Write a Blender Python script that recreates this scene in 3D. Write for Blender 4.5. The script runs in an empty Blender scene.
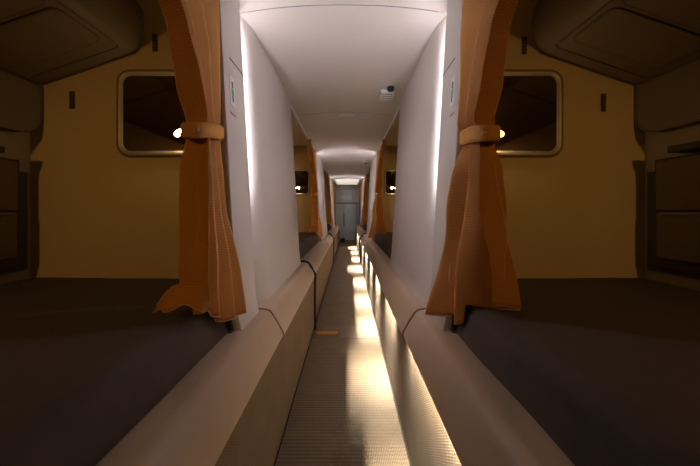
import bpy, bmesh, math, random
from mathutils import Vector, noise
random.seed(4)
PI = math.pi
COL = bpy.context.scene.collection
CX = -0.017          # aisle centre line
ZC = 0.80            # camera height; profile heights below are relative to it
PER = 2.65           # length of one bunk bay

# ---------------------------------------------------------------- materials
def new_mat(name, col=(.5,.5,.5), rough=.6, metal=0., spec=.5):
    m = bpy.data.materials.new(name); m.use_nodes = True
    b = m.node_tree.nodes['Principled BSDF']
    b.inputs['Base Color'].default_value = (*col, 1); b.inputs['Roughness'].default_value = rough
    b.inputs['Metallic'].default_value = metal; b.inputs['Specular IOR Level'].default_value = spec
    return m
def nd(m, t, **kw):
    n = m.node_tree.nodes.new(t)
    for k, v in kw.items():
        if k in n.inputs.keys(): n.inputs[k].default_value = v
        else: setattr(n, k, v)
    return n
def lk(m, a, b): m.node_tree.links.new(a, b)
def speckle(m, c1, c2, scale=40, bump=.0, dist=.001, detail=3):
    b = m.node_tree.nodes['Principled BSDF']; tc = nd(m, 'ShaderNodeTexCoord')
    n = nd(m, 'ShaderNodeTexNoise', Scale=scale, Detail=detail); lk(m, tc.outputs['Object'], n.inputs['Vector'])
    r = nd(m, 'ShaderNodeMix', data_type='RGBA'); r.inputs[6].default_value = (*c1,1); r.inputs[7].default_value = (*c2,1)
    lk(m, n.outputs['Fac'], r.inputs[0]); lk(m, r.outputs[2], b.inputs['Base Color'])
    if bump:
        bp = nd(m, 'ShaderNodeBump', Strength=bump, Distance=dist); lk(m, n.outputs['Fac'], bp.inputs['Height']); lk(m, bp.outputs['Normal'], b.inputs['Normal'])
    return m
def ribbed(m, c1, c2, axes, scales, strength=.6, dist=.002, rough=.7):
    """fine ribs: product of sine waves along the given object axes"""
    b = m.node_tree.nodes['Principled BSDF']; b.inputs['Roughness'].default_value = rough
    tc = nd(m, 'ShaderNodeTexCoord'); outs = []
    for ax, sc in zip(axes, scales):
        w = nd(m, 'ShaderNodeTexWave', wave_type='BANDS', bands_direction=ax, wave_profile='SIN'); w.inputs['Scale'].default_value = sc
        w.inputs['Distortion'].default_value = .15
        lk(m, tc.outputs['Object'], w.inputs['Vector']); outs.append(w.outputs['Fac'])
    h = outs[0]
    if len(outs) > 1:
        mu = nd(m, 'ShaderNodeMath', operation='MULTIPLY'); lk(m, outs[0], mu.inputs[0]); lk(m, outs[1], mu.inputs[1]); h = mu.outputs[0]
    n = nd(m, 'ShaderNodeTexNoise', Scale=9., Detail=4.); lk(m, tc.outputs['Object'], n.inputs['Vector'])
    ad = nd(m, 'ShaderNodeMath', operation='MULTIPLY_ADD'); lk(m, n.outputs['Fac'], ad.inputs[0]); ad.inputs[1].default_value = .5; 
    sb = nd(m, 'ShaderNodeMath', operation='MULTIPLY'); lk(m, h, sb.inputs[0]); sb.inputs[1].default_value = .65
    lk(m, sb.outputs[0], ad.inputs[2])
    r = nd(m, 'ShaderNodeMix', data_type='RGBA'); r.inputs[6].default_value = (*c1,1); r.inputs[7].default_value = (*c2,1)
    lk(m, ad.outputs[0], r.inputs[0]); lk(m, r.outputs[2], b.inputs['Base Color'])
    bp = nd(m, 'ShaderNodeBump', Strength=strength, Distance=dist); lk(m, h, bp.inputs['Height']); lk(m, bp.outputs['Normal'], b.inputs['Normal'])
    return m
def emit(name, col, st):
    m = new_mat(name, col); b = m.node_tree.nodes['Principled BSDF']
    b.inputs['Emission Color'].default_value = (*col,1); b.inputs['Emission Strength'].default_value = st
    return m

M = {}
M['panel']  = speckle(new_mat('pale_laminate', rough=.42), (.52,.455,.425), (.57,.50,.47), 6)
M['ceil']   = speckle(new_mat('ceiling_laminate', rough=.38), (.50,.435,.405), (.55,.48,.45), 5)
M['ledge']  = speckle(new_mat('beige_ledge', rough=.42), (.42,.305,.215), (.48,.35,.25), 8)
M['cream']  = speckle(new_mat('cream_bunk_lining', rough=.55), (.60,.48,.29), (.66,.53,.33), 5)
M['floor']  = ribbed(new_mat('ribbed_flooring'), (.055,.035,.020), (.23,.170,.112), ('Y','X'), (20., 55.), .8, .003, .6)
M['carpet'] = ribbed(new_mat('woven_wall_carpet'), (.115,.072,.038), (.27,.185,.105), ('Y','Z'), (38., 50.), .8, .003, .85)
M['mattress'] = speckle(new_mat('dark_mattress_cover', rough=.85, spec=.2), (.062,.044,.038), (.085,.062,.052), 30, .15, .001)
M['curtain'] = ribbed(new_mat('orange_brown_curtain'), (.34,.128,.022), (.53,.222,.042), ('Z',), (75.,), .30, .0012, .75)
M['band']   = speckle(new_mat('curtain_band_cloth', rough=.8), (.50,.21,.045), (.60,.28,.06), 60, .2, .001)
M['hem']    = speckle(new_mat('curtain_hem_cloth', rough=.8), (.50,.27,.13), (.60,.34,.17), 60)
M['black']  = speckle(new_mat('black_rubber', rough=.75, spec=.2), (.012,.011,.011), (.02,.018,.017), 50)
M['seam']   = speckle(new_mat('dark_seam', rough=.7), (.10,.075,.05), (.14,.10,.07), 50)
M['groove'] = speckle(new_mat('grey_joint', rough=.7), (.22,.20,.20), (.27,.25,.25), 50)
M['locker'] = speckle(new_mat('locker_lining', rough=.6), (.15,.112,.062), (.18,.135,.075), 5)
M['outer'] = speckle(new_mat('outer_wall_lining', rough=.6), (.30,.235,.14), (.35,.27,.165), 5)
M['metal']  = speckle(new_mat('brushed_metal', rough=.48, metal=.6), (.34,.30,.25), (.42,.37,.30), 30)
M['mirror'] = speckle(new_mat('mirror_glass', rough=.03, metal=1.), (.42,.29,.20), (.44,.31,.21), 2)
M['pad']    = speckle(new_mat('dark_pocket_cloth', rough=.85), (.13,.09,.055), (.17,.12,.075), 40, .3, .002)
M['padframe'] = speckle(new_mat('dark_frame', rough=.7), (.05,.034,.022), (.07,.048,.032), 40)
M['white']  = speckle(new_mat('white_plastic', rough=.45), (.66,.64,.60), (.72,.70,.66), 20)
M['door']   = speckle(new_mat('grey_blue_door', rough=.45), (.50,.54,.53), (.60,.63,.61), 9)
M['doordark'] = speckle(new_mat('dark_door_rail', rough=.5), (.09,.11,.12), (.13,.15,.16), 20)
M['blue']   = speckle(new_mat('blue_strip', rough=.5), (.24,.38,.52), (.28,.43,.56), 20)
M['green']  = speckle(new_mat('green_print', rough=.5), (.05,.36,.14), (.07,.42,.17), 20)
M['red']    = speckle(new_mat('red_print', rough=.5), (.42,.13,.10), (.48,.16,.12), 20)
M['ink']    = speckle(new_mat('dark_print', rough=.5), (.05,.05,.05), (.08,.08,.08), 20)
M['softlight'] = emit('ceiling_glow', (1.0,.93,.80), .55)
M['led']    = emit('led_tube', (.93,.935,1.0), 90.)
M['lampled'] = emit('warm_lamp_lens', (1.0,.74,.38), 45.)
M['floorled'] = emit('floor_strip_lens', (1.0,.86,.62), 1.5)

# ---------------------------------------------------------------- mesh helpers
def link(name, bm, mat, parent=None, smooth=False, **tags):
    me = bpy.data.meshes.new(name); bmesh.ops.recalc_face_normals(bm, faces=bm.faces[:]); bm.to_mesh(me); bm.free()
    mats = mat if isinstance(mat, (list, tuple)) else [mat]
    for q in mats: me.materials.append(q)
    if smooth:
        for p in me.polygons: p.use_smooth = True
    o = bpy.data.objects.new(name, me); COL.objects.link(o)
    if parent: o.parent = parent
    for k, v in tags.items(): o[k] = v
    if smooth == 'auto':
        md = o.modifiers.new('ws', 'WEIGHTED_NORMAL'); md.keep_sharp = True
    return o
def thing(name, label, cat, loc=(0,0,0), group=None):
    o = bpy.data.objects.new(name, None); o.empty_display_size = .05; COL.objects.link(o)
    o.location = loc; o['label'] = label; o['category'] = cat
    if group: o['group'] = group
    return o
def tag(o, label, cat, group=None):
    o['label'] = label; o['category'] = cat
    if group: o['group'] = group
    return o
def struct(o): o['kind'] = 'structure'; return o
def box(bm, x0, x1, y0, y1, z0, z1, bev=0., seg=2):
    r = bmesh.ops.create_cube(bm, size=1.); vs = r['verts']
    for v in vs:
        v.co = Vector(((x0+x1)/2+v.co.x*abs(x1-x0), (y0+y1)/2+v.co.y*abs(y1-y0), (z0+z1)/2+v.co.z*abs(z1-z0)))
    if bev:
        es = list({e for v in vs for e in v.link_edges})
        bmesh.ops.bevel(bm, geom=es, offset=bev, segments=seg, affect='EDGES', profile=.5, clamp_overlap=True)
def H(s, h): return CX + s*h          # half coordinate to world x
def hbox(bm, s, h0, h1, y0, y1, z0, z1, bev=0., seg=2):
    a, b = sorted((H(s,h0), H(s,h1))); box(bm, a, b, y0, y1, z0+ZC, z1+ZC, bev, seg)
def prism_y(bm, pts, y0, y1, ny=1):
    """polygon of (x,z) world points swept along y"""
    rings = []
    for i in range(ny+1):
        y = y0+(y1-y0)*i/ny
        rings.append([bm.verts.new((x, y, z)) for x, z in pts])
    n = len(pts)
    for a, b in zip(rings[:-1], rings[1:]):
        for i in range(n): bm.faces.new((a[i], a[(i+1)%n], b[(i+1)%n], b[i]))
    bm.faces.new(rings[0]); bm.faces.new(rings[-1])
def hprism(bm, s, pts, y0, y1, ny=1): prism_y(bm, [(H(s,h), z+ZC) for h, z in pts], y0, y1, ny)
def tube(bm, pts, r, n=8, closed=False):
    pts = [Vector(p) for p in pts]; rings = []; N = len(pts)
    for i, p in enumerate(pts):
        a = pts[(i-1)%N] if (closed or i > 0) else p; b = pts[(i+1)%N] if (closed or i < N-1) else p
        t = (b-a).normalized(); up = Vector((0,0,1)) if abs(t.z) < .9 else Vector((0,1,0))
        u = t.cross(up).normalized(); w = t.cross(u).normalized()
        rings.append([bm.verts.new(p+u*math.cos(2*PI*k/n)*r+w*math.sin(2*PI*k/n)*r) for k in range(n)])
    rr = list(zip(rings, rings[1:])) + ([(rings[-1], rings[0])] if closed else [])
    for a, b in rr:
        for k in range(n): bm.faces.new((a[k], a[(k+1)%n], b[(k+1)%n], b[k]))
    if not closed: bm.faces.new(rings[0]); bm.faces.new(rings[-1])
def rrect(x0, x1, z0, z1, r, n=6):
    out = []
    for cx, cz, a0 in ((x1-r,z1-r,0),(x0+r,z1-r,PI/2),(x0+r,z0+r,PI),(x1-r,z0+r,1.5*PI)):
        for k in range(n+1):
            a = a0+PI/2*k/n; out.append((cx+r*math.cos(a), cz+r*math.sin(a)))
    return out
def lathe(bm, prof, cx, cy, cz, n=24, axis='z', sgn=1):
    rings = []
    for r, h in prof:
        ring = []
        for k in range(n):
            a = 2*PI*k/n; c, s_ = r*math.cos(a), r*math.sin(a)
            ring.append(bm.verts.new((cx+c, cy+s_, cz+h) if axis == 'z' else (cx+sgn*h, cy+c, cz+s_)))
        rings.append(ring)
    for a, b in zip(rings, rings[1:]):
        for k in range(n): bm.faces.new((a[k], a[(k+1)%n], b[(k+1)%n], b[k]))
    bm.faces.new(rings[0]); bm.faces.new(rings[-1])
def copy_tree(o, dy, parent=None):
    c = o.copy(); COL.objects.link(c)
    if parent: c.parent = parent
    else: c.location = (o.location.x, o.location.y+dy, o.location.z)
    for ch in list(o.children): copy_tree(ch, 0, c)
    return c
def lerp_tab(tab, z):
    tab = sorted(tab)
    if z <= tab[0][0]: return tab[0][1]
    for (a, va), (b, vb) in zip(tab, tab[1:]):
        if z <= b:
            t = (z-a)/(b-a); t = t*t*(3-2*t)*.5+t*.5
            return va+(vb-va)*t
    return tab[-1][1]
SIDE = {-1:'left', 1:'right'}
def lean(z): return .300+(z+.36)*.0571       # the pillars lean outward to the ceiling

# ---------------------------------------------------------------- floor
END_Y = 8.5; BACK_Y = -2.15
bm = bmesh.new(); box(bm, H(-1,.32), H(1,.32), BACK_Y, 1.897, -.04, 0, 0)
struct(link('floor', bm, M['floor']))
bm = bmesh.new(); box(bm, H(-1,.32), H(1,.32), 1.903, END_Y, -.04, 0, 0)
struct(link('floor', bm, M['floor']))
bm = bmesh.new(); box(bm, H(-1,.217), H(1,.217), 1.895, 1.909, -.02, .0015, 0)
struct(link('trim_1', bm, M['seam']))
# ---------------------------------------------------------------- ceiling: cambered panels over the aisle
def ceil_z(h): return .760-.035*(abs(h)/.40)**2.2
def ceiling_panel(y0, y1, dz=0):
    bm = bmesh.new(); hs = [-.40+.8*i/20 for i in range(21)]
    pts = [(CX+h, ceil_z(h)+dz+ZC) for h in hs]+[(CX+.40, .80+ZC), (CX-.40, .80+ZC)]
    prism_y(bm, pts, y0, y1); return struct(link('ceiling', bm, M['ceil'], smooth=False))
cuts = [BACK_Y, -1.55, 1.10, 2.28, 3.75, 4.93, 6.40, END_Y]
for a, b in zip(cuts, cuts[1:]): ceiling_panel(a+.0015, b-.0015)
for i, c in enumerate(cuts[1:-1]):
    bm = bmesh.new(); hs = [-.35+.7*i/20 for i in range(21)]
    prism_y(bm, [(CX+h, ceil_z(h)-.0015+ZC) for h in hs]+[(CX+h, ceil_z(h)+.003+ZC) for h in hs[::-1]], c-.0014, c+.0014)
    struct(link('trim_2', bm, M['groove']))
# outer bunk shell: roof over the bunks, outer walls, undersides
OW = {-1:1.206, 1:1.160}; VX = {-1:1.156, 1:1.120}
for s in (-1, 1):
    n = SIDE[s]
    bm = bmesh.new(); hbox(bm, s, .405, OW[s]+.03, BACK_Y, 9.15, .84, .87)
    struct(link('ceiling', bm, M['cream']))
    bm = bmesh.new(); hbox(bm, s, OW[s], OW[s]+.03, BACK_Y, 9.15, -.8, .84)
    struct(link('wall_outer_'+n, bm, M['outer']))
    bm = bmesh.new(); hbox(bm, s, .385, .402, BACK_Y, 9.15, .728, .84, .002)
    struct(link('trim_3', bm, M['panel']))
    bm = bmesh.new(); hbox(bm, s, .33, OW[s]-.002, BACK_Y, 9.15, -.42, -.345)
    struct(link('trim_4', bm, M['cream']))      # bunk deck
    # carpeted base of the bunks
    bm = bmesh.new()
    hprism(bm, s, [(.2185,-.80),(.2310,-.405),(.26,-.405),(.26,-.80)], BACK_Y, END_Y)
    struct(link('baseboard_'+n, bm, M['carpet']))
    bm = bmesh.new(); hbox(bm, s, .2125, .2195, BACK_Y, END_Y, -.80, -.7988)
    struct(link('trim_5', bm, M['black']))
# ---------------------------------------------------------------- ledges
LEDGE = [(.2130,-.437),(.2125,-.432),(.2150,-.424),(.2350,-.386),(.2520,-.360),(.2600,-.351),(.2700,-.3465),(.2850,-.3440),(.318,-.3420),(.40,-.342),(.40,-.400),(.2335,-.400),(.2325,-.404),(.2260,-.404),(.2160,-.4365)]
def ledge(s, y0, y1, out=0., cap=True):
    bm = bmesh.new(); pts = [(h-out if h < .30 else h, z+(out*.8 if -.36 < z < -.3 and h < .33 else 0)) for h, z in LEDGE]
    hprism(bm, s, pts, y0, y1)
    o = link('trim_6', bm, M['ledge'], smooth=True)
    for p in o.data.polygons: p.use_smooth = len(p.vertices) == 4
    o.data.set_sharp_from_angle(angle=math.radians(35)); return struct(o)
for s in (-1, 1):
    for k in range(-1, 4):
        b = k*PER
        y0 = max(BACK_Y, b-.635); y1 = b+1.058
        if y1 > y0 and y0 < END_Y: ledge(s, y0, min(y1, END_Y))
        if b+1.062 < END_Y:
            ledge(s, max(BACK_Y, b+1.062), min(b+2.010, END_Y), .004)
    # lighter reveal line under the ledge end joint
# ---------------------------------------------------------------- pillars
def loft(bm, prof, zs):
    """prof(z) -> list of (x,y); stacked in z and capped"""
    rings = [[bm.verts.new((x, y, z+ZC)) for x, y in prof(z)] for z in zs]
    n = len(rings[0])
    for a, b in zip(rings, rings[1:]):
        for i in range(n): bm.faces.new((a[i], a[(i+1)%n], b[(i+1)%n], b[i]))
    bm.faces.new(rings[0]); bm.faces.new(rings[-1])
def pillar_a(s, dy):
    y0, y1 = .865+dy, 1.042+dy
    def prof(z):
        h = lean(z)-.003
        # flared foot where the panel meets the ledge
        f = max(0, (-.25-z)/.1); h -= .010*f*f
        q = [(h+.022,y0),(h+.008,y0),(h+.002,y0+.003),(h,y0+.010),(h,y1-.008),(h+.002,y1-.002),(h+.007,y1),(h+.022,y1)]
        return [(H(s,a), b) for a, b in q]
    bm = bmesh.new(); loft(bm, prof, [-.344,-.33,-.31,-.28,-.25,0,.3,.745])
    o = link('wall_'+SIDE[s], bm, M['panel'], smooth=True); o.data.set_sharp_from_angle(angle=math.radians(40)); return struct(o)
def pillar_b(s, dy):
    y0, y1 = 1.090+dy, 2.000+dy
    def prof(z):
        h = lean(z); f = max(0, (-.25-z)/.1); h -= .010*f*f
        q = []
        for k in range(9):
            a = PI/2*k/8; q.append((h+.045*(1-math.sin(a)), y0+.150*(1-math.cos(a))))
        q += [(h-.002, y0+.30),(h-.003, y1-.30),(h, y1-.012),(h+.003,y1-.003),(h+.012,y1),(h+.060,y1),(h+.060,y0)]
        return [(H(s,a), b) for a, b in q]
    bm = bmesh.new(); loft(bm, prof, [-.344,-.33,-.31,-.28,-.25,0,.3,.745])
    o = link('wall_'+SIDE[s], bm, M['panel'], smooth=True); o.data.set_sharp_from_angle(angle=math.radians(50)); return struct(o)
def backing(s, dy):
    def prof(z):
        h = lean(z)
        return [(H(s,h+.046),1.089+dy),(H(s,h+.060),1.089+dy),(H(s,h+.060),.866+dy),(H(s,h+.019),.866+dy),(H(s,h+.019),.8685+dy),(H(s,h+.046),.8685+dy)]
    bm = bmesh.new(); loft(bm, prof, [-.341,0,.745])
    return struct(link('wall_'+SIDE[s], bm, M['panel']))
ORD = {-1:'behind', 0:'nearest', 1:'second', 2:'third', 3:'fourth'}
def partition(s, dy):
    y = 1.154+dy; bm = bmesh.new()
    # header joins the pillar line
    hbox(bm, s, .375, OW[s]-.001, y, y+.025, -.344, .839)
    return struct(link('wall_partition_'+SIDE[s], bm, M['cream']))
# LED tubes
def light_strip(s, dy, label):
    t = thing('light_strip', label, 'light', (0, 0, 0), 'vertical light strips between the wall panels')
    bm = bmesh.new(); z0, z1 = .08, .680
    hp = lambda z, e: H(s, lean(z)+e)
    y = 1.060+dy
    tube(bm, [(hp(z,.018), y, z+ZC) for z in (z0,.3,.5,z1)], .0055, 8)
    link('tube', bm, M['led'], t, smooth=True)
    bm = bmesh.new()
    rings = []
    for z in (z0-.01,.3,.5,z1+.008):
        rings.append([bm.verts.new((hp(z,e), yy, z+ZC)) for e, yy in ((.009,y-.0092),(.036,y-.0092),(.036,y-.0065),(.009,y-.0065))])
    for a, b in zip(rings, rings[1:]):
        for i in range(4): bm.faces.new((a[i], a[(i+1)%4], b[(i+1)%4], b[i]))
    bm.faces.new(rings[0]); bm.faces.new(rings[-1])
    hbox(bm, s, lean(z1)+.009, lean(z1)+.036, y-.0092, y+.012, z1+.002, z1+.006)
    link('channel', bm, M['white'], t)
    return t
for k in range(-1, 3):
    for s in (-1, 1):
        dy = k*PER
        if k >= 0 or True:
            pillar_a(s, dy); pillar_b(s, dy); backing(s, dy); partition(s, dy)
            lab = {-1:'thin white vertical light strip behind the viewer, on the %s side of the aisle',
                   0:'bright white vertical light strip between the nearest %s wall panels',
                   1:'white vertical light strip midway down the aisle on the %s',
                   2:'small far white vertical light strip near the end door on the %s'}[k] % SIDE[s]
            if k >= 0: light_strip(s, dy, lab)
# end walls
bm = bmesh.new(); hbox(bm, 1, -.45, .45, END_Y+.02, END_Y+.05, -.8, .80); struct(link('wall_end', bm, M['panel']))
bm = bmesh.new(); hbox(bm, 1, -1.25, 1.25, BACK_Y-.03, BACK_Y, -.84, .87); struct(link('wall_back', bm, M['panel']))
bm = bmesh.new(); hbox(bm, 1, -.395, .395, END_Y-.02, END_Y+.019, .62, .74, .01); struct(link('trim_7', bm, M['panel']))
bm = bmesh.new()
for s in (-1, 1): hbox(bm, s, .405, OW[s], 9.12, 9.15, -.34, .84)
struct(link('wall_far', bm, M['cream']))

# end door
d = bpy.data.objects.new('door_1', None); COL.objects.link(d); d['kind'] = 'structure'; d.location = (CX, END_Y, 0)
def dpart(name, x0, x1, z0, z1, y0, y1, mat, par=None, bev=.003):
    bm = bmesh.new(); box(bm, x0-CX, x1-CX, y0, y1, z0+ZC, z1+ZC, bev)
    return link(name, bm, mat, par or d)
dpart('upper_panel', -.36, .325, .27, .615, 0, .018, M['door'])
lf = dpart('door_leaf', -.36, -.135, -.797, .235, -.002, .018, M['door'])
rf = dpart('door_leaf', -.128, .215, -.797, .235, -.002, .018, M['door'])
dpart('rail', -.36, .325, .237, .268, -.006, .018, M['doordark'])
dpart('side_post', .222, .325, -.797, .235, -.002, .018, M['blue'])
dpart('recess_panel', -.30, -.19, -.60, .10, -.008, -.002, M['door'], lf)
dpart('recess_panel', -.06, .15, -.60, -.02, -.008, -.002, M['door'], rf)
dpart('door_handle', -.125, -.10, -.40, -.06, -.035, -.002, M['doordark'], rf)
dpart('notice', -.20, .10, .36, .47, -.006, -.001, M['white'])
bm = bmesh.new(); box(bm, -.20, -.09, 7.9, 8.1, 0, .10, .02, 3)
tag(link('bag', bm, M['black'], smooth=True), 'small black bag on the floor before the end door', 'bag')

t = thing('ceiling_glow_panel', 'pale glowing ceiling panel added to brighten the end door', 'light', (CX, 7.45, ZC+.7595-.0))  # glowing panel added to lift the light on the end door
bm = bmesh.new(); box(bm, -.29, .29, -.62, .62, -.020, -.001, .004); link('frame', bm, M['white'], t)
bm = bmesh.new(); box(bm, -.27, .27, -.60, .60, -.0225, -.0201, .001); link('glow_face', bm, M['softlight'], t)
# ---------------------------------------------------------------- mattresses
def mattress(s, dy, y0, y1, label):
    bm = bmesh.new(); ow = OW[s]-.012
    r = .035
    pts = [(.322,-.341)]
    for k in range(7):
        a = PI/2*k/6; pts.append((.347+r*(1-math.cos(a))-.006*(1-k/6), -.250-r*(1-math.sin(a))))
    for k in range(1, 25): pts.append((.382+(ow-.02-.382)*k/24, -.250))
    pts += [(ow-.005,-.255),(ow,-.27),(ow,-.341)]
    ny = 40
    rings = []
    for i in range(ny+1):
        y = y0+(y1-y0)*i/ny; ring = []
        for h, z in pts:
            dz = 0
            if z > -.30: dz = .005*noise.noise(Vector((h*4, (y+dy)*3, s*3.)))-.004*math.exp(-((y-y1)/.02)**2)
            e = .004*noise.noise(Vector((z*9, y*5, s*7.))) if h < .36 else 0
            ring.append(bm.verts.new((H(s,h+e), y, z+dz+ZC)))
        rings.append(ring)
    n = len(pts)
    for a, b in zip(rings, rings[1:]):
        for i in range(n): bm.faces.new((a[i], a[(i+1)%n], b[(i+1)%n], b[i]))
    bm.faces.new(rings[0]); bm.faces.new(rings[-1])
    o = link('mattress', bm, M['mattress'], smooth=True); o.data.set_sharp_from_angle(angle=math.radians(60))
    return tag(o, label, 'mattress', 'mattresses in the bunks')
mats = {}
for s in (-1, 1):
    o = mats[s] = mattress(s, 0, -1.465, 1.150, 'dark brown mattress in the nearest bunk, large at lower %s' % SIDE[s])
    for k, w in ((1,'dark mattress seen through the second opening on the %s'), (2,'dark mattress in the third bunk along the %s side'), (3,'dark mattress in the farthest %s bunk, beside the end door')):
        c = copy_tree(o, k*PER); c['label'] = w % SIDE[s]

# ---------------------------------------------------------------- curtains
def curtain_mesh(s, P):
    bm = bmesh.new(); NT, NZ = 150, 90
    ztop, zbot = P['ztop'], P['zbot']; rows = []
    extra = P.get('extra', 0)
    for j in range(NZ+1):
        v = j/NZ; z = ztop+(zbot-ztop)*v; row = []
        ys, ye, hc, am = (lerp_tab(P[k], z) for k in ('ys','ye','hc','am'))
        sw = lerp_tab(P['sway'], z)
        fi = P['first']; fa = lerp_tab(P['fam'], z); sk = lerp_tab(P['skew'], z)
        for i in range(NT+1):
            t = i/NT; nf = P['nf']
            if t < fi:                       # broad free panel facing along the aisle
                u = t/fi; c = math.cos(PI*u)
                h = hc - am - P['tip']*u + fa*(1-u) + .006*math.sin(PI*u*2.2+z*6)*(.3+u*(1-u)*2)
                y = ys + .012*u + .034*(1-u) + .006*math.sin(PI*u)*math.cos(z*5)
            else:
                u = (t-fi)/(1-fi)
                w = u + .014*math.sin(2*PI*u*2.3+z*2.2) + .006*math.sin(z*9+u*11)
                ph = 2*PI*nf*w
                c = -(2/PI)*math.asin(.975*math.cos(ph))
                ampl = am*(.9+.35*noise.noise(Vector((u*5, z*1.2, s*4.))))
                h = hc - am + ampl*(1+c) - sk*u - P['tip']*math.exp(-u*14)
                y = ys+.012+(ye-ys-.012)*u + (ye-ys)/nf*.20*math.sin(ph+.8)*min(1,u*nf*2)
            h += sw*math.sin(2*PI*(z*P['sf']+t*1.1+P['sp'])) + .002*noise.noise(Vector((t*14, z*8, 1.)))
            # hem height varies along the cloth
            low = P['hem'](t, c); f = max(0, (zlow:=P['hemstart'])-z)/(P['hemstart']-zbot)
            zz = z + (low-zbot)*f if z < P['hemstart'] else z
            if h > .330: zz = max(zz, -.2465)
            row.append((h, y, zz))
        rows.append(row)
    # cloth that pools on the mattress
    if extra:
        last = rows[-1]
        for e in range(1, extra+1):
            row = []
            for i, (h, y, z) in enumerate(last):
                t = i/NT; g = max(0, 1-(t/.30)**2)*e/extra
                q = e/extra; row.append((h+.042*g, y-.036*g+.006*g*math.sin(t*45), z-.058*g*q+.006*g*math.sin(t*38)))
            rows.append(row)
    V = [[bm.verts.new((H(s,h), y, z+ZC)) for h, y, z in r] for r in rows]
    for a, b in zip(V, V[1:]):
        for i in range(NT): bm.faces.new((a[i], a[i+1], b[i+1], b[i]))
    return bm, rows
def make_curtain(s, P, label):
    t = thing('curtain', label, 'curtain', (H(s,.36), .78, .0), 'privacy curtains at the bunk openings')
    off = Vector(t.location)
    bm, rows = curtain_mesh(s, P)
    for v in bm.verts: v.co -= off
    o = link('cloth', bm, M['curtain'], t, smooth=True)
    sd = o.modifiers.new('thickness', 'SOLIDIFY'); sd.thickness = .0022; sd.offset = 0
    # stitched hem along the free edge
    bm = bmesh.new()
    tube(bm, [Vector((H(s,r[0][0]), r[0][1], r[0][2]+ZC))-off for r in rows[::2]], .0022, 6)
    tube(bm, [Vector((H(s,h), y, z+ZC))-off for h, y, z in rows[-1][::2]], .0018, 6)
    link('hem', bm, M['hem'], t, smooth=True)
    # tieback band
    bm = bmesh.new(); zc, hh = P['tie']; hc = lerp_tab(P['hc'], zc); ys = lerp_tab(P['ys'], zc); ye = lerp_tab(P['ye'], zc)
    N = 48; rings = []
    for k in range(N):
        a = 2*PI*k/N; ca, sa = math.cos(a), math.sin(a)
        rr = P['tier']-.001
        ch = math.copysign(abs(ca)**.7, ca)*rr; cy = math.copysign(abs(sa)**.7, sa)*((ye-ys)/2+.012)
        x, y = H(s, hc+ch), (ys+ye)/2+cy; z = zc+ZC+P['tilt']*sa*.5
        nx, ny = ca*s*.0035, sa*.0035; w = .0015*math.sin(k*1.9)
        rings.append([bm.verts.new(Vector(q)-off) for q in ((x,y,z-hh),(x+nx*1.5,y+ny*1.5,z-hh*.6+w),(x+nx*1.7,y+ny*1.7,z+hh*.6+w),(x,y,z+hh))])
    for a, b in zip(rings, rings[1:]+rings[:1]):
        for i in range(3): bm.faces.new((a[i], a[i+1], b[i+1], b[i]))
    o = link('tieback', bm, M['band'], t, smooth=True)
    sd = o.modifiers.new('thickness', 'SOLIDIFY'); sd.thickness = .002
    bm = bmesh.new(); y = ys-.0175
    r_ = bmesh.ops.create_uvsphere(bm, u_segments=12, v_segments=8, radius=.0055)
    for v in bm.verts: v.co = Vector((v.co.x, v.co.y*.5, v.co.z))+Vector((H(s,hc-.018), y, zc+ZC-P['tilt']*.5))-off
    link('snap', bm, M['metal'], o, smooth=True)
    # hooks
    for i in range(7):
        y = .26+.095*i; bm = bmesh.new()
        tube(bm, [Vector((H(s,.372), y, .700+ZC))-off, Vector((H(s,.372), y, .712+ZC))-off], .004, 6)
        link('hook', bm, M['white'], t)
    return t
PL = dict(tip=.014, sf=1.3, sp=.1, ztop=.705, zbot=-.243, nf=3, first=.26, tie=(.212,.020), tilt=.03, tier=.034, extra=7, hemstart=-.05,
    ys=[(.705,.24),(.55,.50),(.42,.650),(.33,.700),(.24,.735),(.20,.735),(.10,.725),(0,.72),(-.20,.70),(-.25,.70)],
    ye=[(.705,.852),(.3,.848),(.21,.842),(0,.845),(-.25,.852)],
    hc=[(.705,.372),(.4,.368),(.21,.362),(.05,.358),(-.15,.350),(-.25,.348)],
    am=[(.705,.014),(.5,.018),(.3,.020),(.21,.020),(.10,.022),(-.10,.024),(-.25,.026)],
    fam=[(.705,.030),(.45,.042),(.3,.058),(.21,.050),(.10,.068),(-.10,.076),(-.25,.078)],
    skew=[(.7,.0),(.21,.0),(.0,.012),(-.15,.040),(-.25,.050)],
    sway=[(.7,0),(.3,.002),(.21,0),(0,.003),(-.25,.004)],
    hem=lambda t, c: -.176-.067*min(1,max(0,(t-.17)/.14)) -.045*min(1,max(0,t-.30)*2.5))
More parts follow.
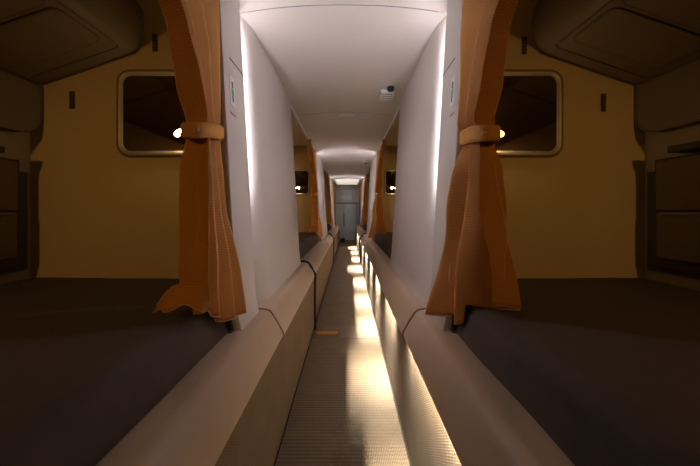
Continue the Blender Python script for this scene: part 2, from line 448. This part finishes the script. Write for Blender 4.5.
PR = dict(tip=.005, sf=2.3, sp=.35, ztop=.705, zbot=-.235, nf=2, first=.30, tie=(.200,.021), tilt=.02, tier=.033, extra=0, hemstart=.05,
    ys=[(.705,.24),(.55,.52),(.42,.665),(.33,.705),(.24,.738),(.20,.735),(.10,.725),(0,.72),(-.20,.71),(-.25,.71)],
    ye=[(.705,.855),(.3,.850),(.21,.845),(0,.862),(-.25,.900)],
    hc=[(.705,.372),(.4,.368),(.23,.364),(.20,.362),(.10,.378),(0,.392),(-.12,.408),(-.24,.418)],
    am=[(.705,.016),(.5,.022),(.3,.028),(.235,.032),(.205,.017),(.10,.034),(0,.044),(-.25,.054)],
    fam=[(.705,.030),(.45,.042),(.3,.058),(.24,.058),(.20,.046),(.10,.048),(-.05,.046),(-.25,.050)],
    skew=[(.7,.0),(.26,.010),(.20,.0),(.10,.028),(0,.055),(-.12,.088),(-.25,.118)],
    sway=[(.7,0),(.3,.002),(.21,0),(.08,.007),(-.06,.013),(-.25,.007)],
    hem=lambda t, c: -.190-.110*min(1,max(0,t-.2)*2.2)+.012*c)
curt = {-1: make_curtain(-1, PL, 'orange-brown curtain tied back at the nearest left bunk, its hem resting on the mattress'),
         1: make_curtain(1, PR, 'orange-brown curtain tied back at the nearest right bunk, flaring out over the ledge')}
for s in (-1, 1):
    for k, w in ((1,'smaller orange curtain tied back at the second bunk opening on the %s'), (2,'small distant curtain at the third opening on the %s'), ):
        c = copy_tree(curt[s], k*PER); c['label'] = w % SIDE[s]
# curtain rails
def rail(s, dy, label):
    bm = bmesh.new(); pts = []
    for i in range(13):
        t = i/12; y = -.62+1.46*t; z = .718-.03*(2*t-1)**6*0
        pts.append((H(s,.372), y+dy, z+ZC))
    tube(bm, pts, .009, 8)
    return tag(link('curtain_rail', bm, M['white'], smooth=True), label, 'rail', 'curtain rails over the bunk openings')
for s in (-1, 1):
    for k, w in ((0,'grey curtain rail above the nearest %s curtain'),(1,'slim grey curtain rail over the second %s opening'),(2,'tiny far curtain rail over the third %s opening')):
        rail(s, k*PER, w % SIDE[s])
for s in (-1, 1):       # the last opening: curtain drawn
    bm = bmesh.new(); rows = []
    for j in range(13):
        z = .71-.955*j/12
        rows.append([bm.verts.new((H(s,.352+.018*math.sin(i*.9)+.004*math.sin(z*5+i)-(.0 if z>0 else 0)), 7.33+1.15*i/60, z+ZC)) for i in range(61)])
    for a, b in zip(rows, rows[1:]):
        for i in range(60): bm.faces.new((a[i], a[i+1], b[i+1], b[i]))
    o = link('curtain', bm, M['curtain'], smooth=True); sd = o.modifiers.new('t', 'SOLIDIFY'); sd.thickness = .002
    tag(o, 'farthest curtain on the %s, drawn shut beside the end door' % SIDE[s], 'curtain', 'privacy curtains at the bunk openings')

# ---------------------------------------------------------------- mirrors on the partitions
def mirror(s, label):
    y = 1.154; t = thing('mirror', label, 'mirror', (H(s,.68), y, .80+.21), 'rounded mirrors on the bunk partitions')
    off = Vector(t.location)
    x0, x1 = ((-.885, -.48) if s < 0 else (.455, .823)); z0, z1 = .210, .545
    bm = bmesh.new(); n = None; rings = []
    for inset, yy, r in ((0,y-.0005,.050),(0,y-.008,.050),(.006,y-.013,.046),(.016,y-.013,.038),(.024,y-.006,.032),(.026,y-.0025,.030)):
        rings.append([bm.verts.new(Vector((px, yy, pz+ZC))-off) for px, pz in rrect(x0+inset, x1-inset, z0+inset, z1-inset, r)])
    for a, b in zip(rings, rings[1:]):
        for i in range(len(a)): bm.faces.new((a[i], a[(i+1)%len(a)], b[(i+1)%len(a)], b[i]))
    link('frame', bm, M['metal'], t, smooth=True)
    bm = bmesh.new(); prism = rrect(x0+.022, x1-.022, z0+.022, z1-.022, .032)
    a = [bm.verts.new(Vector((px, y-.004, pz+ZC))-off) for px, pz in prism]; b = [bm.verts.new(Vector((px, y-.0008, pz+ZC))-off) for px, pz in prism]
    for i in range(len(a)): bm.faces.new((a[i], a[(i+1)%len(a)], b[(i+1)%len(a)], b[i]))
    bm.faces.new(a); bm.faces.new(b)
    link('glass', bm, M['mirror'], t)
    bm = bmesh.new(); tube(bm, [Vector((px, y-.0045, pz+ZC))-off for px, pz in rrect(x0+.0255, x1-.0255, z0+.0255, z1-.0255, .030)], .0018, 6, True)
    link('gasket', bm, M['black'], t)
    return t
for s in (-1, 1):
    m = mirror(s, 'rounded metal-framed mirror on the nearest %s partition, half behind the curtain' % SIDE[s])
    c = copy_tree(m, PER); c['label'] = 'small far mirror glimpsed inside the second %s bunk' % SIDE[s]

# ---------------------------------------------------------------- vents on the partitions
def vent(cx, cz, label):
    t = thing('vent', label, 'vent', (cx, 1.154, cz+ZC), 'small dark vents on the bunk partitions')
    bm = bmesh.new(); box(bm, -.0095, .0095, -.004, -.0005, -.034, .034, .002); link('plate', bm, M['padframe'], t)
    for i in range(5):
        bm = bmesh.new(); box(bm, -.0065, .0065, -.0065, -.0041, -.027+i*.0125, -.022+i*.0125, .0005); link('slat', bm, M['seam'], t)
vent(-1.060, .430, 'dark vent low on left partition, outboard of the mirror')
vent(-.742, .650, 'dark vent high on left partition, above the mirror')
vent(.981, .420, 'dark vent low on right partition, outboard of the mirror')
vent(.677, .640, 'dark vent high on right partition, above the mirror')

# ---------------------------------------------------------------- overhead lockers
def locker(s):
    ow = OW[s]; dx = 0 if s < 0 else -.045
    # slope of the underside
    def zs(h): return .487+(1.163+dx-h)*.345
    t = thing('overhead_locker', 'sloping cream overhead locker above the nearest %s bunk' % SIDE[s], 'locker', (H(s,1.0), 0, 1.30), 'overhead lockers')
    off = Vector(t.location)
    bm = bmesh.new()
    e = .805+dx
    pts = [(VX[s]+.004, zs(VX[s]+.004)), (e+.02, zs(e+.02)), (e,zs(e)+.004),(e-.018,zs(e)+.022),(e-.034,zs(e)+.060),(e-.040,zs(e)+.11),(e-.036,zs(e)+.155),(e-.018,zs(e)+.19),(e+.01,zs(e)+.214),(e+.04,.8385),(VX[s]+.004,.8385)]
    prism_y(bm, [(H(s,h)-off.x, z+ZC-off.z) for h, z in pts], -1.46-off.y, 1.150-off.y)
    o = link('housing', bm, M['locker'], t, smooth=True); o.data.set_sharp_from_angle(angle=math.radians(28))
    # inset panels on the sloping face
    for (ya, yb) in ((.873,1.040),(.30,.855),(-.50,.28)):
        hA, hB = e+.030, VX[s]-.03; r = .025
        loop = rrect(hA, hB, ya, yb, r, 5); bm = bmesh.new(); rings = []
        for ins, dz in ((0,-.0008),(.003,-.005),(.012,-.006)):
            rings.append([bm.verts.new(Vector((H(s,h), y, zs(h)+dz+ZC))-off) for h, y in rrect(hA+ins, hB-ins, ya+ins, yb-ins, max(r-ins,.008), 5)])
        for a, b in zip(rings, rings[1:]):
            for i in range(len(a)): bm.faces.new((a[i], a[(i+1)%len(a)], b[(i+1)%len(a)], b[i]))
        bm.faces.new(rings[-1]); bm.faces.new(rings[0])
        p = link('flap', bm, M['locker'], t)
        bm = bmesh.new(); tube(bm, [Vector((H(s,h), y, zs(h)-.0015+ZC))-off for h, y in loop], .0030, 6, True)
        link('seam', bm, M['seam'], p)
    bm = bmesh.new()
    tube(bm, [Vector((H(s,h), 1.098-.03*max(0,(e+.03-h)/.03)**2, zs(h)-.001+ZC))-off for h in (e+.012, e+.02, e+.03, e+.1, e+.2, VX[s]-.01)], .0026, 6)
    for hh in (e+.012,):
        tube(bm, [Vector((H(s,hh), y, zs(hh)-.001+ZC))-off for y in (1.07, .5, 0, -1.4)], .0028, 6)
    link('seam', bm, M['seam'], t)
    bm = bmesh.new()
    tube(bm, [Vector((H(s,h), 1.1475, zs(h)-.001+ZC))-off for h in (e-.01, e+.02, e+.1, e+.2, VX[s]-.002)], .0032, 6)
    link('seam', bm, M['seam'], t)
    # side valance with a rounded lower corner
    v = thing('valance', 'cream side valance with rounded corner below the %s overhead locker' % SIDE[s], 'panel', (H(s,VX[s]), 1.0, ZC+.29), 'side valances')
    off = Vector(v.location)
    yz = [(1.150,.489),(-1.46,.489),(-1.46,.288),(1.04,.288)]+[(1.04+.07*math.sin(PI/2*k/8)+.0, .288+.06*(1-math.cos(PI/2*k/8))) for k in range(1,9)]+[(1.122,.42)]
    yz = [(1.148,.482),(-1.46,.482),(-1.46,.288)]+[(1.060+.088*math.sin(PI/2*k/8), .288+.072*(1-math.cos(PI/2*k/8))) for k in range(9)]
    bm = bmesh.new()
    a = [bm.verts.new(Vector((H(s,VX[s]), y, z+ZC))-off) for y, z in yz]; b = [bm.verts.new(Vector((H(s,VX[s]+.018), y, z+ZC))-off) for y, z in yz]
    for i in range(len(a)): bm.faces.new((a[i], a[(i+1)%len(a)], b[(i+1)%len(a)], b[i]))
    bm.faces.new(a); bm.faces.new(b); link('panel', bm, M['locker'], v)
    bm = bmesh.new(); ln = [(H(s,VX[s]-.001), y, z+ZC) for y, z in [(-1.46,.480),(1.1455,.480),(1.1465,.47)]+yz[:2:-1]+[(-1.46,.290)]]
    tube(bm, [Vector(p)-off for p in ln], .0030, 6); link('edging', bm, M['seam'], v)
    return t
for s in (-1, 1):
    o = locker(s)
    for k, w in ((1,'sloping overhead locker inside the second %s bunk'), (2,'sloping overhead locker inside the third %s bunk')):
        c = copy_tree(o, k*PER); c['label'] = w % SIDE[s]

# ---------------------------------------------------------------- stowage pockets on the outer wall
def pocket(s):
    ow = OW[s]
    t = thing('storage_pocket', 'dark padded storage pocket on outer wall of the nearest %s bunk' % SIDE[s], 'pocket', (H(s,ow), .7, ZC), 'wall pockets')
    off = Vector(t.location)
    def pb(name, h0, h1, y0, y1, z0, z1, mat, bev, par=None):
        bm = bmesh.new(); hbox(bm, s, h0, h1, y0, y1, z0, z1, bev, 3)
        for v in bm.verts: v.co -= off
        return link(name, bm, mat, par or t, smooth=True)
    pb('frame', ow-.014, ow-.0005, .20, 1.135, -.215, .150, M['padframe'], .004)
    pb('backing_board', ow-.026, ow-.0145, .22, 1.095, -.200, .190, M['padframe'], .004)
    c = pb('pouch', ow-.046, ow-.027, .24, 1.072, -.165, .0, M['pad'], .009)
    pb('cushion', ow-.042, ow-.027, .24, 1.076, .004, .180, M['pad'], .007)
    bm = bmesh.new(); tube(bm, [Vector((H(s,ow-.047), y, -.012+ZC+.002*math.sin(y*20)))-off for y in [.25+.08*i for i in range(11)]], .003, 6)
    link('piping', bm, M['seam'], c)
    pb('ledge', ow-.060, ow-.0005, .24, 1.02, .200, .222, M['padframe'], .004)
for s in (-1, 1): pocket(s)

# ---------------------------------------------------------------- added fill lamps under the lockers, small lamps at the mirrors
LAMP = {-1:(-1.035, -.35), 1:(.985, -.35)}
def slope_z(s, h): return .487+(1.163+(0 if s < 0 else -.045)-h)*.345
def fill_lamp(s, dy, label, pw):  # unseen fill source, added to light partition and curtain, hidden from the mirrors
    x, y = LAMP[s]; z = slope_z(s, s*(x-CX))-.0112
    t = thing('fill_lamp', label, 'lamp', (x, y+dy, z+ZC), 'added warm fill lamps')
    t.rotation_euler = (0, s*math.atan(.345), 0)
    bm = bmesh.new(); lathe(bm, [(.036,.0055),(.036,-.004),(.031,-.008),(.028,-.010),(.028,-.024),(.0265,-.024),(.0255,-.018)], 0, 0, 0, 24)
    link('housing', bm, M['white'], t, smooth=True)
    bm = bmesh.new(); lathe(bm, [(.0252,-.0181),(.0252,-.026),(.018,-.036),(.008,-.040)], 0, 0, 0, 20)
    link('lens', bm, M['lampled'], t, smooth=True)
    L = bpy.data.lights.new('fill_spot', 'SPOT'); L.energy = pw; L.color = (1.,.49,.10); L.spot_size = math.radians(92); L.spot_blend = 1.; L.shadow_soft_size = .015
    lo = bpy.data.objects.new('fill_spot', L); COL.objects.link(lo); lo.location = (x, y+dy, z-.062+ZC)
    dr = Vector((H(s,.66), 1.15+dy, ZC-.16))-Vector(lo.location); lo.rotation_euler = dr.to_track_quat('-Z','Y').to_euler()
def swing_lamp(s, label):
    """little lamp on an arm in front of the mirror, lens pointing outboard"""
    x = -.600 if s < 0 else .530; y = 1.130; z = .305+ZC; sg = s
    t = thing('bedside_lamp', label, 'lamp', (x, y, z), 'small lamps in front of the mirrors')
    bm = bmesh.new(); lathe(bm, [(.008,-.042),(.011,-.040),(.0145,-.010),(.016,.012),(.0150,.012)], 0, 0, 0, 20, 'x', sg); link('shade', bm, M['metal'], t, smooth=True)
    bm = bmesh.new(); lathe(bm, [(.0148,.0122),(.0135,.018),(.008,.032),(.001,.048)], 0, 0, 0, 20, 'x', sg); link('lens', bm, M['lampled'], t, smooth=True)
    bm = bmesh.new(); tube(bm, [(-sg*.03,.004,0),(-sg*.036,.013,0),(-sg*.040,.0195,0)], .004, 8); link('arm', bm, M['metal'], t, smooth=True)
    L = bpy.data.lights.new('lamp_glow', 'POINT'); L.energy = .22; L.color = (1.,.58,.20); L.shadow_soft_size = .012
    lo = bpy.data.objects.new('lamp_glow', L); COL.objects.link(lo); lo.parent = t; lo.location = (sg*.070, -.006, 0)
    return t
for s in (-1, 1):
    o = swing_lamp(s, 'small glowing lamp in front of the nearest %s mirror, at the curtain edge' % SIDE[s])
    c = copy_tree(o, PER); c['label'] = 'pinpoint lamp glowing inside the second %s bunk' % SIDE[s]
    fill_lamp(s, 0, 'added warm fill lamp under the nearest %s overhead locker' % SIDE[s], 9.0)
    fill_lamp(s, PER, 'added warm fill lamp inside the second %s bunk' % SIDE[s], 9.0)
    fill_lamp(s, 2*PER, 'added warm fill lamp inside the third %s bunk' % SIDE[s], 5.0)

# ---------------------------------------------------------------- strip lights under the right ledge
segs = [(-.55,.20),(.10,.30),(.80,.50),(1.50,.34),(2.12,.24),(2.72,.18),(3.42,.26),(4.25,.24),(5.1,.24),(5.95,.24),(6.7,.2)]
pws  = [.5,.75,1.25,2.1,2.9,3.2,3.6,3.8,3.8,3.8,3.8]
for i, ((yc, ln), pw) in enumerate(zip(segs, pws)):
    s = 1; bm = bmesh.new(); hbox(bm, s, .2245, .2272, yc-ln/2, yc+ln/2, -.4105, -.4075)
    o = link('floor_light', bm, M['floorled'])
    tag(o, 'slim warm strip light under the right ledge, '+('behind the viewer','beside the viewer','nearest lit stretch at bottom of view','just before the floor seam','first beyond the floor seam','second beyond the floor seam','third beyond the floor seam','fourth beyond the floor seam','third from the end door','second from the end door','last before the end door')[i], 'light', 'strip lights under the right ledge')
    L = bpy.data.lights.new('strip_light', 'AREA'); L.shape = 'RECTANGLE'; L.size = .002; L.size_y = ln; L.energy = pw*3.9; L.color = (1.,.91,.74); L.spread = math.radians(92)
    lo = bpy.data.objects.new('strip_light', L); COL.objects.link(lo); lo.location = (H(s,.2254), yc, ZC-.4115); lo.rotation_euler = (0, 0, 0)

# ---------------------------------------------------------------- straps over the ledge
def strap(s, y, label):
    prof = [(.305,-.3325),(.290,-.3330),(.272,-.3345),(.258,-.3385),(.246,-.3480),(.225,-.3790),(.206,-.4140),(.2015,-.4330),(.2040,-.4550),(.2065,-.56),(.2070,-.70),(.2070,-.7945)]
    bm = bmesh.new(); tube(bm, [(H(s,h), y+.004*math.sin(i*.8), z+ZC) for i, (h, z) in enumerate(prof)], .0075, 8)
    tag(link('strap', bm, M['black'], smooth=True), label, 'strap', 'black straps over the ledges')
strap(-1, 2.03, 'black strap draped over the left ledge, the nearer one')
strap(-1, 4.67, 'far black strap on the left ledge beside the third bunk')
strap(1, 4.67, 'black strap hanging over the right ledge down the aisle')
# floor edge strip by the strap
bm = bmesh.new(); box(bm, H(-1,.190), H(-1,.05), 1.950, 1.990, .0005, .010, .002)
tag(link('threshold_strip', bm, M['band']), 'short orange strip on the floor beside the black strap', 'strip')

# ---------------------------------------------------------------- latches under the curtains
for s in (-1, 1):
    t = thing('latch', 'small black latch at mattress corner below the %s curtain' % SIDE[s], 'latch', (H(s,.327), .872, ZC-.3415), 'bunk latches')
    hx = s*.001
    bm = bmesh.new(); box(bm, -.012, .012, -.022, -.010, .0005, .048, .002); link('body', bm, M['black'], t)
    bm = bmesh.new(); box(bm, -.016, .016, -.028, -.004, .0002, .005, .001); link('foot', bm, M['padframe'], t)

# ---------------------------------------------------------------- things on the ceiling and pillars
t = thing('smoke_detector', 'white ceiling unit with black sensor beside right wall panels', 'detector', (.243, 1.86, ZC+ceil_z(.26)-.002))
bm = bmesh.new(); box(bm, -.045, .045, -.045, .09, -.020, -.0002, .004); link('base', bm, M['white'], t)
bm = bmesh.new(); lathe(bm, [(.021,-.0005),(.021,-.014),(.017,-.022),(.006,-.026)], .012, -.070, 0); link('sensor', bm, M['black'], t, smooth=True)
for i in range(3):
    bm = bmesh.new(); box(bm, -.03, .03, -.02+i*.032, -.010+i*.032, -.0225, -.0201, .0005); link('grille_bar', bm, M['groove'], t)
t = thing('ceiling_sensor', 'tiny dark round sensor on the far ceiling, right of centre', 'sensor', (.262, 4.45, ZC+ceil_z(.28)-.002))
bm = bmesh.new(); lathe(bm, [(.036,-.0005),(.036,-.006),(.028,-.012)], 0, 0, 0); link('base', bm, M['white'], t)
bm = bmesh.new(); lathe(bm, [(.024,-.0121),(.022,-.02),(.008,-.026)], 0, 0, 0); link('dome', bm, M['black'], t, smooth=True)
bm = bmesh.new(); box(bm, -.075, .045, 2.325, 2.375, ZC+.7565, ZC+.7585, .0005)
tag(link('ceiling_placard', bm, M['white']), 'small pale placard at middle of the ceiling', 'placard')

for s in (-1, 1):
    # printed marks and groove on the near pillar panel
    def on(h_off, y, z): return Vector((H(s, lean(z)-.003-h_off), y, z+ZC))
    t = thing('placard', 'small green and black pictogram placard on the nearest %s pillar' % SIDE[s], 'placard', tuple(on(.0,.92,.37)), 'pillar placards')
    off = Vector(t.location)
    def plate(name, y0, y1, z0, z1, mat, o0=.0002, o1=.0012):
        bm = bmesh.new(); v = []
        for o in (o0, o1):
            v.append([bm.verts.new(on(o, y, z)-off) for y, z in ((y0,z0),(y1,z0),(y1,z1),(y0,z1))])
        for i in range(4): bm.faces.new((v[0][i], v[0][(i+1)%4], v[1][(i+1)%4], v[1][i]))
        bm.faces.new(v[0]); bm.faces.new(v[1]); link(name, bm, mat, t)
    plate('card', .902, .940, .325, .415, M['white'])
    plate('pictogram', .917, .928, .380, .400, M['ink'], .0013, .0018)
    plate('pictogram', .913, .932, .358, .377, M['green'], .0013, .0018)
    plate('pictogram', .917, .928, .338, .356, M['ink'], .0013, .0018)
    plate('red_mark', .897, .937, .295, .301, M['red'])
    bm = bmesh.new(); tube(bm, [on(.0005,y,.470) for y in (.915,.97,1.036)], .0022, 6)
    tag(link('panel_handle', bm, M['groove']), 'thin grey grip line on the nearest %s pillar, above the placard' % SIDE[s], 'handle', 'pillar grip lines')

# ---------------------------------------------------------------- world, camera, output
w = bpy.data.worlds.new('World'); bpy.context.scene.world = w; w.use_nodes = True
w.node_tree.nodes['Background'].inputs[0].default_value = (.012,.010,.008,1)
cam = bpy.data.cameras.new('camera'); co = bpy.data.objects.new('camera', cam); COL.objects.link(co)
co.location = (0, 0, ZC); co.rotation_euler = (PI/2, 0, 0)
cam.sensor_width = 36.; cam.lens = 36.*300/700; cam.clip_start = .01
cam.shift_x = (350-348)/700.; cam.shift_y = -(233-212)/700.
bpy.context.scene.camera = co
vs = bpy.context.scene.view_settings; vs.view_transform = 'Standard'; vs.look = 'None'; vs.exposure = 0.; vs.gamma = 1.; vs.use_curve_mapping = False
